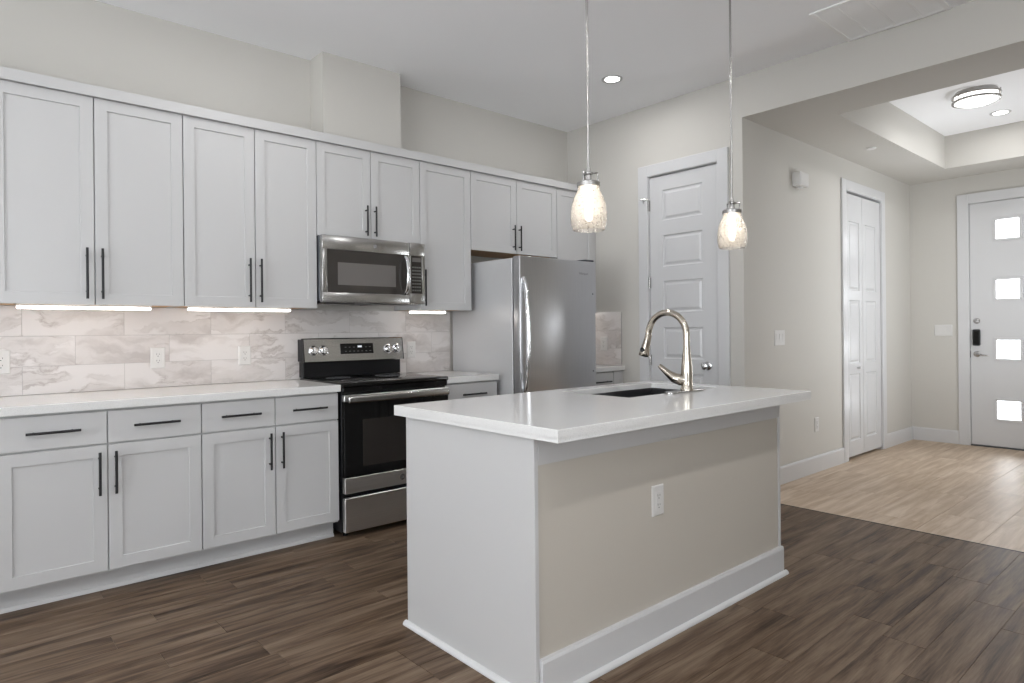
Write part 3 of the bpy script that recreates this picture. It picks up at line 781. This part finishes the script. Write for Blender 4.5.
# ------------------------------------------------------------------ refrigerator
fx0, fx1 = 2.700, 3.492
t = thing('refrigerator', ((fx0 + fx1) / 2, -.4, 0), 'tall stainless steel refrigerator standing between the short wall cabinets and the corner', 'refrigerator')
MB(KIT).box(fx0, fx1, .03, 1.738, .030, .745, bev=.004).build('cabinet_body', M_fside, t)
MB(KIT).box(fx0 + .01, fx1 - .01, .03, 1.733, .7445, .758).build('door_gasket', M_benamel, t)
MB(KIT).box(fx0 + .02, fx1 - .02, .0, .06, .06, .70).build('base_grille', M_benamel, t)
m = MB(KIT); m.box(fx0, fx1, .655, 1.748, .757, .830, bev=.006, seg=3)
ud = m.build('upper_door', M_fridge, t, smooth=True)
m = MB(KIT); m.box(fx0, fx1, .062, .648, .757, .830, bev=.006, seg=3)
ld = m.build('freezer_drawer', M_fridge, t, smooth=True)
hp = []
for k in range(25):
    s_ = k / 24; hp.append((fx0 + .030 + .004 * math.sin(PI * s_), .795 + .80 * s_, (.832 + .046 * math.sin(PI * s_) ** .5)))
m = MB(KIT); m.tube(hp, .0135, seg=14, flat=1.3); m.build('handle', M_chrome, ud, smooth=True)
hp = [(fx0 + .09 + (fx1 - fx0 - .18) * k / 16, .59, .832 + .05 * math.sin(PI * k / 16) ** .55) for k in range(17)]
MB(KIT).tube(hp, .0125, seg=14).build('handle', M_chrome, ld, smooth=True)
MB(KIT).text('Whirlpool', 3.357, 1.652, .8301, .024, .0005).build('brand_lettering', M_grey_txt, ud)
m = MB(KIT); m.box(fx1 - .10, fx1 - .006, 1.7482, 1.765, .70, .822, bev=.005, seg=2).box(fx1 - .22, fx1 - .09, 1.7385, 1.752, .60, .75, bev=.003).build('hinge_cover', M_dgrey, t)
for b in (1.500, .905): MB(KIT).cyl((3.458, b, .8295), (3.458, b, .8315), .006, seg=12).build('screw_cap', M_dgrey, ud)

# ------------------------------------------------------------------ island
ix0, ix1, iy0, iy1 = 1.1208, 2.8064, -1.859, -2.6386
t = thing('kitchen_island', ((ix0 + ix1) / 2, (iy0 + iy1) / 2, 0), 'white and greige kitchen island with plain end panels standing on the dark floor', 'kitchen island')
IF = FR('y', (0, 0, 0))
m = MB(); m.box(ix0, ix0 + .019, iy1, iy0, 0, .8715, bev=.0015); m.build('end_panel', M_cab, t)
m = MB(); m.box(ix1 - .019, ix1, iy1, iy0, 0, .8715, bev=.0015); m.build('end_panel', M_cab, t)
MB().box(ix0 + .0195, ix1 - .0195, iy1 + .005, iy1 + .10, 0, .870).build('knee_wall', M_knee, t)
m = MB(); m.box(ix0 + .0192, ix1 - .0192, iy1 - .001, iy1 + .0045, .778, .8712, bev=.0008); m.build('apron', M_cab, t)
m = MB(FR('y', (0, iy1 + .0047, 0))); m.extrude_profile([(0, 0), (.018, 0), (.018, .126), (.014, .137), (0, .137)], ix0 + .0195, ix1 + .002)
m.build('baseboard', M_trim, t)
q = [(0, 0), (.017, 0), (.0165, .006), (.013, .012), (.007, .0165), (0, .018)]
m = MB(FR('y', (0, iy1 - .0134, 0))); m.extrude_profile(q, ix0 - .001, ix1 + .018)
m.build('shoe_molding', M_trim, t)
m = MB(FR('x', (ix0 - .0002, 0, 0))); m.extrude_profile(q, -iy0 - .012, -iy1 + .030); m.build('shoe_molding', M_trim, t)
m = MB()   # hollow carcass with room for the sink bowl
m.box(ix0 + .0195, ix1 - .0195, iy1 + .1005, iy0 - .022, .10, .60).box(ix0 + .0195, 1.97, iy1 + .1005, iy0 - .022, .60, .868).box(2.765, ix1 - .0195, iy1 + .1005, iy0 - .022, .60, .868)
m.box(1.97, 2.765, iy0 - .030, iy0 - .022, .60, .868)
m.box(ix0 + .02, ix1 - .02, iy1 + .1005, iy0 - .09, 0, .0995)
m.build('carcass', M_cab, t)
YF = FR('Y', (0, iy0 - .022, 0))
xs_ = [ix0 + .020, ix0 + .43, ix0 + .842, ix0 + 1.254, ix1 - .020]
for i in range(4):
    a0, a1 = -xs_[i + 1] + G, -xs_[i] - G
    dr = slab(a0, a1, .712, .864, .021, t, frame=YF); bar_pull(dr, (a0 + a1) / 2, .789, .021, .2, False, YF)
    d = shaker(a0, a1, .113, .704, .021, t, frame=YF); bar_pull(d, a1 - .04 if i % 2 else a0 + .04, .575, .021, .2, True, YF)
outlet(FR('y', (0, iy1 + .005, 0)), 1.794, .546, 'white outlet on the greige side of the island')

# island countertop with a sink cut-out
sx0, sx1, sy0, sy1 = 2.012, 2.745, -2.325, -1.905
tx0, tx1, ty0, ty1 = 1.1004, 2.862, -2.770, -1.800
def slab_with_hole():
    bm = bmesh.new(); xs = [tx0, sx0, sx1, tx1]; ys = [ty0, sy0, sy1, ty1]; z0, z1 = .886, .914
    V = {}
    for i, x in enumerate(xs):
        for j, y in enumerate(ys):
            for k, z in enumerate((z0, z1)): V[i, j, k] = bm.verts.new((x, y, z))
    for i in range(3):
        for j in range(3):
            if (i, j) == (1, 1): continue
            bm.faces.new((V[i, j, 1], V[i + 1, j, 1], V[i + 1, j + 1, 1], V[i, j + 1, 1]))
            bm.faces.new((V[i, j, 0], V[i, j + 1, 0], V[i + 1, j + 1, 0], V[i + 1, j, 0]))
    for i in range(3):
        bm.faces.new((V[i, 0, 0], V[i + 1, 0, 0], V[i + 1, 0, 1], V[i, 0, 1])); bm.faces.new((V[i + 1, 3, 0], V[i, 3, 0], V[i, 3, 1], V[i + 1, 3, 1]))
        bm.faces.new((V[0, i + 1, 0], V[0, i, 0], V[0, i, 1], V[0, i + 1, 1])); bm.faces.new((V[3, i, 0], V[3, i + 1, 0], V[3, i + 1, 1], V[3, i, 1]))
    for a, b in (((1, 1), (2, 1)), ((2, 1), (2, 2)), ((2, 2), (1, 2)), ((1, 2), (1, 1))):
        bm.faces.new((V[a[0], a[1], 1], V[b[0], b[1], 1], V[b[0], b[1], 0], V[a[0], a[1], 0]))
    bmesh.ops.recalc_face_normals(bm, faces=bm.faces[:])
    ed = [e for e in bm.edges if len(e.link_faces) == 2 and e.calc_face_angle(0) > 1.0 and all(v.co.z > .9 for v in e.verts)]
    bmesh.ops.bevel(bm, geom=ed, offset=.0025, segments=2, profile=0.5, affect='EDGES')
    m = MB(); m.bm = bm; e = .048
    for bx in ((tx0, tx0 + e, ty0, ty1), (tx1 - e - .02, tx1, ty0, ty1), (tx0 + e, tx1 - e - .02, ty0, ty0 + .145), (tx0 + e, tx1 - e - .02, ty1 - .085, ty1)): m.box(bx[0], bx[1], bx[2], bx[3], .872, .8868)
    return m
tag(slab_with_hole().build('island_countertop', M_quartz), 'thick white quartz slab lying on the island, with the sink cut into it', 'countertop')
# sink bowl, mounted under the slab
bw = .013
m = MB()
m.box(sx0 - bw, sx1 + bw, sy0 - bw, sy1 + bw, .664, .668)
m.box(sx0 - bw, sx0 - .003, sy0 - bw, sy1 + bw, .664, .8855).box(sx1 + .003, sx1 + bw, sy0 - bw, sy1 + bw, .664, .8855)
m.box(sx0 - bw, sx1 + bw, sy0 - bw, sy0 - .003, .664, .8855).box(sx0 - bw, sx1 + bw, sy1 + .003, sy1 + bw, .664, .8855)
t = thing('kitchen_sink', ((sx0 + sx1) / 2, (sy0 + sy1) / 2, .664), 'rectangular stainless undermount sink sunk into the island countertop', 'sink')
m.build('bowl', M_sink, t)
m = MB(); m.lathe([(0, 0), (.042, 0), (.042, .003), (.034, .004), (.030, .001), (0, .001)], ((sx0 + sx1) / 2, (sy0 + sy1) / 2, .6682), (0, 0, 1)); m.build('drain', M_chrome, t, smooth=True)

# faucet
px_, py_ = 2.432, -2.352
t = thing('kitchen_faucet', (px_, py_, .914), 'tall gooseneck pull-down faucet in warm brushed nickel beside the sink', 'faucet')
m = MB(); pts = []
for k in range(33):
    a = PI / 2 + 2 * PI * k / 64
pl = []
for k in range(17):
    a = -PI / 2 + PI * k / 16; pl.append((px_ + .108 + .028 * math.cos(a), py_ + .028 * math.sin(a)))
for k in range(17):
    a = PI / 2 + PI * k / 16; pl.append((px_ - .140 + .028 * math.cos(a), py_ + .028 * math.sin(a)))
m.prism(pl, .9143, .9225, bev=.002).build('deck_plate', M_satin, t)
m = MB(); m.lathe([(0, 0), (.033, 0), (.033, .004), (.029, .010), (.028, .045), (.029, .075), (.0275, .110), (.0235, .150), (.0195, .190), (.0165, .22), (0, .22)], (px_, py_, .9225), (0, 0, 1), seg=32)
m.build('body', M_nickel, t, smooth=True)
sp = [(px_, py_, 1.04), (px_, py_, 1.10), (px_, py_, 1.17)]
R_ = .115; cy_ = py_ + R_; cz_ = 1.192
for k in range(0, 26):
    a = PI - (PI + .35 - .35) * k / 25 * 1.0
    sp.append((px_, cy_ + R_ * math.cos(a), cz_ + R_ * math.sin(a)))
m = MB(); m.tube(sp, .0165, seg=24); m.build('spout', M_nickel, t, smooth=True)
e = Vector(sp[-1]); dn = Vector((0, .30, -1)).normalized()
m = MB(); m.tube([e - dn * .006, e + dn * .02, e + dn * .05, e + dn * .085, e + dn * .108, e + dn * .112], [.0172, .0180, .0205, .0250, .0275, .025], seg=20)
sh = m.build('spray_head', M_nickel, t, smooth=True)
m = MB(); c = e + dn * .078 + Vector((0, .0, 0)); m.cyl(c + Vector((-.0265, .0, 0)), c + Vector((-.0200, 0, 0)), .0125, seg=16); m.build('spray_button', M_black, sh)
m = MB(); m.cyl(e + dn * .1121, e + dn * .1135, .018, seg=20); m.build('nozzle', M_slot, sh)
m = MB(); m.tube([(px_ - .0, py_ + .004, .975), (px_ - .022, py_ + .026, .972), (px_ - .034, py_ + .052, .982), (px_ - .040, py_ + .085, 1.004), (px_ - .044, py_ + .118, 1.030), (px_ - .046, py_ + .130, 1.040)], [.024, .0285, .0250, .0175, .0125, .0110], seg=18)
m.build('lever_handle', M_nickel, t, smooth=True)

# ------------------------------------------------------------------ pendants
def pendant(x, y, zt, hh, label):
    """zt: top of glass; hh: height of the glass"""
    t = thing('pendant_light', (x, y, H), label, 'pendant light', 'pendant lights over the island')
    k = hh / .190
    MB().lathe([(0, 0), (.062, 0), (.060, -.018), (.045, -.024), (0, -.024)], (x, y, H), (0, 0, 1)).build('ceiling_canopy', M_satin, t, smooth=True)
    MB().cyl((x, y, zt + .075 * k), (x, y, H - .02), .0055, seg=12).build('rod', M_satin, t, smooth=True)
    m = MB(); m.lathe([(0, .078 * k), (.010 * k, .078 * k), (.012 * k, .062 * k), (.020 * k, .058 * k), (.020 * k, .050 * k), (.012 * k, .047 * k), (.015 * k, .020 * k), (.015 * k, .005 * k), (0, .005 * k)], (x, y, zt), (0, 0, 1), seg=24)
    m.build('socket', M_satin, t, smooth=True)
    m = MB(); m.lathe([(.0, .017 * k), (.046 * k, .017 * k), (.050 * k, .014 * k), (.050 * k, -.004 * k), (.044 * k, -.004 * k), (.044 * k, .006 * k), (0, .006 * k)], (x, y, zt), (0, 0, 1), seg=36)
    m.build('collar', M_satin, t, smooth=True)
    m = MB()
    for i in range(3):
        a = 2 * PI * i / 3 + 1.2; c, s_ = math.cos(a), math.sin(a); rr = .040 * k
        m.tube([(x + .014 * k * c, y + .014 * k * s_, zt + .054 * k), (x + rr * c, y + rr * s_, zt + .056 * k), (x + rr * c, y + rr * s_, zt + .050 * k), (x + rr * c, y + rr * s_, zt + .014 * k)], .0036 * k, seg=8)
    m.build('bracket', M_satin, t, smooth=True)
    R0 = [(.047, 0), (.0465, -.006), (.047, -.016), (.055, -.032), (.066, -.055), (.0745, -.085), (.0785, -.118), (.0785, -.145), (.0755, -.168), (.071, -.184), (.068, -.190)]
    prof = [(r_ * k, h * k) for r_, h in R0]; inn = [(r_ * k - .0025, h * k) for r_, h in R0]
    m = MB(); m.lathe(prof + inn[::-1], (x, y, zt), (0, 0, 1), seg=48, close=True); m.build('glass_shade', M_seed, t, smooth=True)
    m = MB(); m.lathe([(0, .004), (.012, .004), (.013, -.020), (.014, -.045), (.016, -.080), (.016, -.120), (.012, -.138), (0, -.144)], (x, y, zt), (0, 0, 1), seg=24)
    m.build('bulb', M_bulb, t, smooth=True)
pendant(1.645, -2.42, 1.808, .180, 'seeded glass pendant over the end of the island closer to the range')
pendant(2.752, -2.42, 1.822, .182, 'seeded glass pendant over the sink end of the island')

# ------------------------------------------------------------------ ceiling fittings
def can(x, y, z, label, group='recessed ceiling lights', power=None):
    t = thing('recessed_light', (x, y, z), label, 'ceiling light', group)
    MB().lathe([(.050, -.0005), (.078, -.0005), (.077, -.004), (.068, -.007), (.054, -.004)], (x, y, z), (0, 0, 1), seg=36, close=True).build('trim_ring', M_trim, t, smooth=True)
    MB().lathe([(0, -.0035), (.053, -.0035), (.053, -.0008), (0, -.0008)], (x, y, z), (0, 0, 1), seg=32).build('lens', M_can, t)
    lamp('can_light', 'AREA', (x, y, z - .012), power, CAN_COLOR, .10, direction=(0, 0, -1))
for i, (x, y) in enumerate(CAN_SPOTS):
    can(x, y, H, 'small round recessed light in the kitchen ceiling, near the pendants' if i == 0 else 'small round recessed light in the ceiling of the living side', power=LP['cans_k'] if y > -2 else LP['cans_m'] if y > -5 else LP['cans_b'])
can(6.608, -2.768, TZ, 'small recessed light in the entry tray, behind the flush ceiling light', power=LP['entry'] * .6)
fx, fy = 5.83, -2.772
t = thing('flush_light', (fx, fy, TZ), 'round flush ceiling light with two nickel rings in the entry tray', 'ceiling light')
MB().lathe([(0, -.0005), (.140, -.0005), (.140, -.020), (0, -.020)], (fx, fy, TZ), (0, 0, 1), seg=48).build('ceiling_pan', M_satin, t, smooth=True)
MB().lathe([(0, -.021), (.142, -.021), (.144, -.06), (.134, -.080), (.108, -.096), (.07, -.106), (0, -.110)], (fx, fy, TZ), (0, 0, 1), seg=48).build('diffuser', M_flush, t, smooth=True)
for z in (-.034, -.074):
    MB().lathe([(.147, z - .008), (.162, z - .008), (.165, z), (.162, z + .008), (.147, z + .008)], (fx, fy, TZ), (0, 0, 1), seg=56, close=True).build('nickel_ring', M_satin, t, smooth=True)
m = MB()
for i in range(3):
    a = 2 * PI * i / 3 + .5; m.cyl((fx + .160 * math.cos(a), fy + .160 * math.sin(a), TZ - .084), (fx + .160 * math.cos(a), fy + .160 * math.sin(a), TZ - .012), .0035, seg=8)
m.build('posts', M_satin, t)
lamp('flush_glow', 'AREA', (fx, fy, TZ - .13), LP['entry'], CAN_COLOR, .34, direction=(0, 0, -1))
# sprinkler cover in the entry soffit
t = thing('sprinkler_head', (5.681, -2.049, HH), 'small round sprinkler cover in the lowered entry ceiling', 'sprinkler')
MB().lathe([(0, -.0004), (.042, -.0004), (.042, -.004), (.036, -.010), (0, -.011)], (5.681, -2.049, HH), (0, 0, 1), seg=28).build('cover_plate', M_plate, t, smooth=True)
# return-air grille
vx0, vx1, vy0, vy1 = 3.500, 4.058, -3.066, -2.494
t = thing('ceiling_vent', ((vx0 + vx1) / 2, (vy0 + vy1) / 2, H), 'large square white return air grille in the ceiling against the pantry wall', 'ceiling vent')
ZF = FR('z', (0, 0, H))
m = MB(ZF); fw = .028
m.box(vx0, vx1, -vy1, -vy1 + fw, .0004, .010, bev=.003).box(vx0, vx1, -vy0 - fw, -vy0, .0004, .010, bev=.003).box(vx0, vx0 + fw, -vy1 + fw, -vy0 - fw, .0004, .010, bev=.003).box(vx1 - fw, vx1, -vy1 + fw, -vy0 - fw, .0004, .010, bev=.003)
for k in range(1, 4):
    b = -vy1 + (vy1 - vy0) * k / 4; m.box(vx0 + fw, vx1 - fw, b - .007, b + .007, .002, .0095)
m.build('frame', M_vent, t)
m = MB(ZF); n = 40
for k in range(n):
    a = vx0 + fw + (vx1 - vx0 - 2 * fw) * (k + .5) / n
    m.prism([(a - .0050, -vy1 + fw), (a + .0050, -vy1 + fw), (a + .0050, -vy0 - fw), (a - .0050, -vy0 - fw)], .0035, .0062)
m.build('louvers', M_vent, t)
MB(ZF).box(vx0 + fw - .002, vx1 - fw + .002, -vy1 + fw - .002, -vy0 - fw + .002, .0006, .0012).build('filter', M_lt_txt, t)
# door chime box
fr = FR('y', (0, YH, 0))
t = thing('door_chime', (4.91, YH, 2.37), 'small white alarm chime box high on the hall wall', 'door chime')
MB(fr).box(4.838, 4.985, 2.366, 2.477, .0005, .072, bev=.006, seg=2).build('housing', M_plate, t, smooth=True)
MB(fr).box(4.850, 4.973, 2.378, 2.465, .0715, .0755, bev=.002).build('speaker_face', M_plate, t)
MB(fr).box(4.87, 4.92, 2.350, 2.3665, .02, .055, bev=.003).build('sensor', M_plate, t)
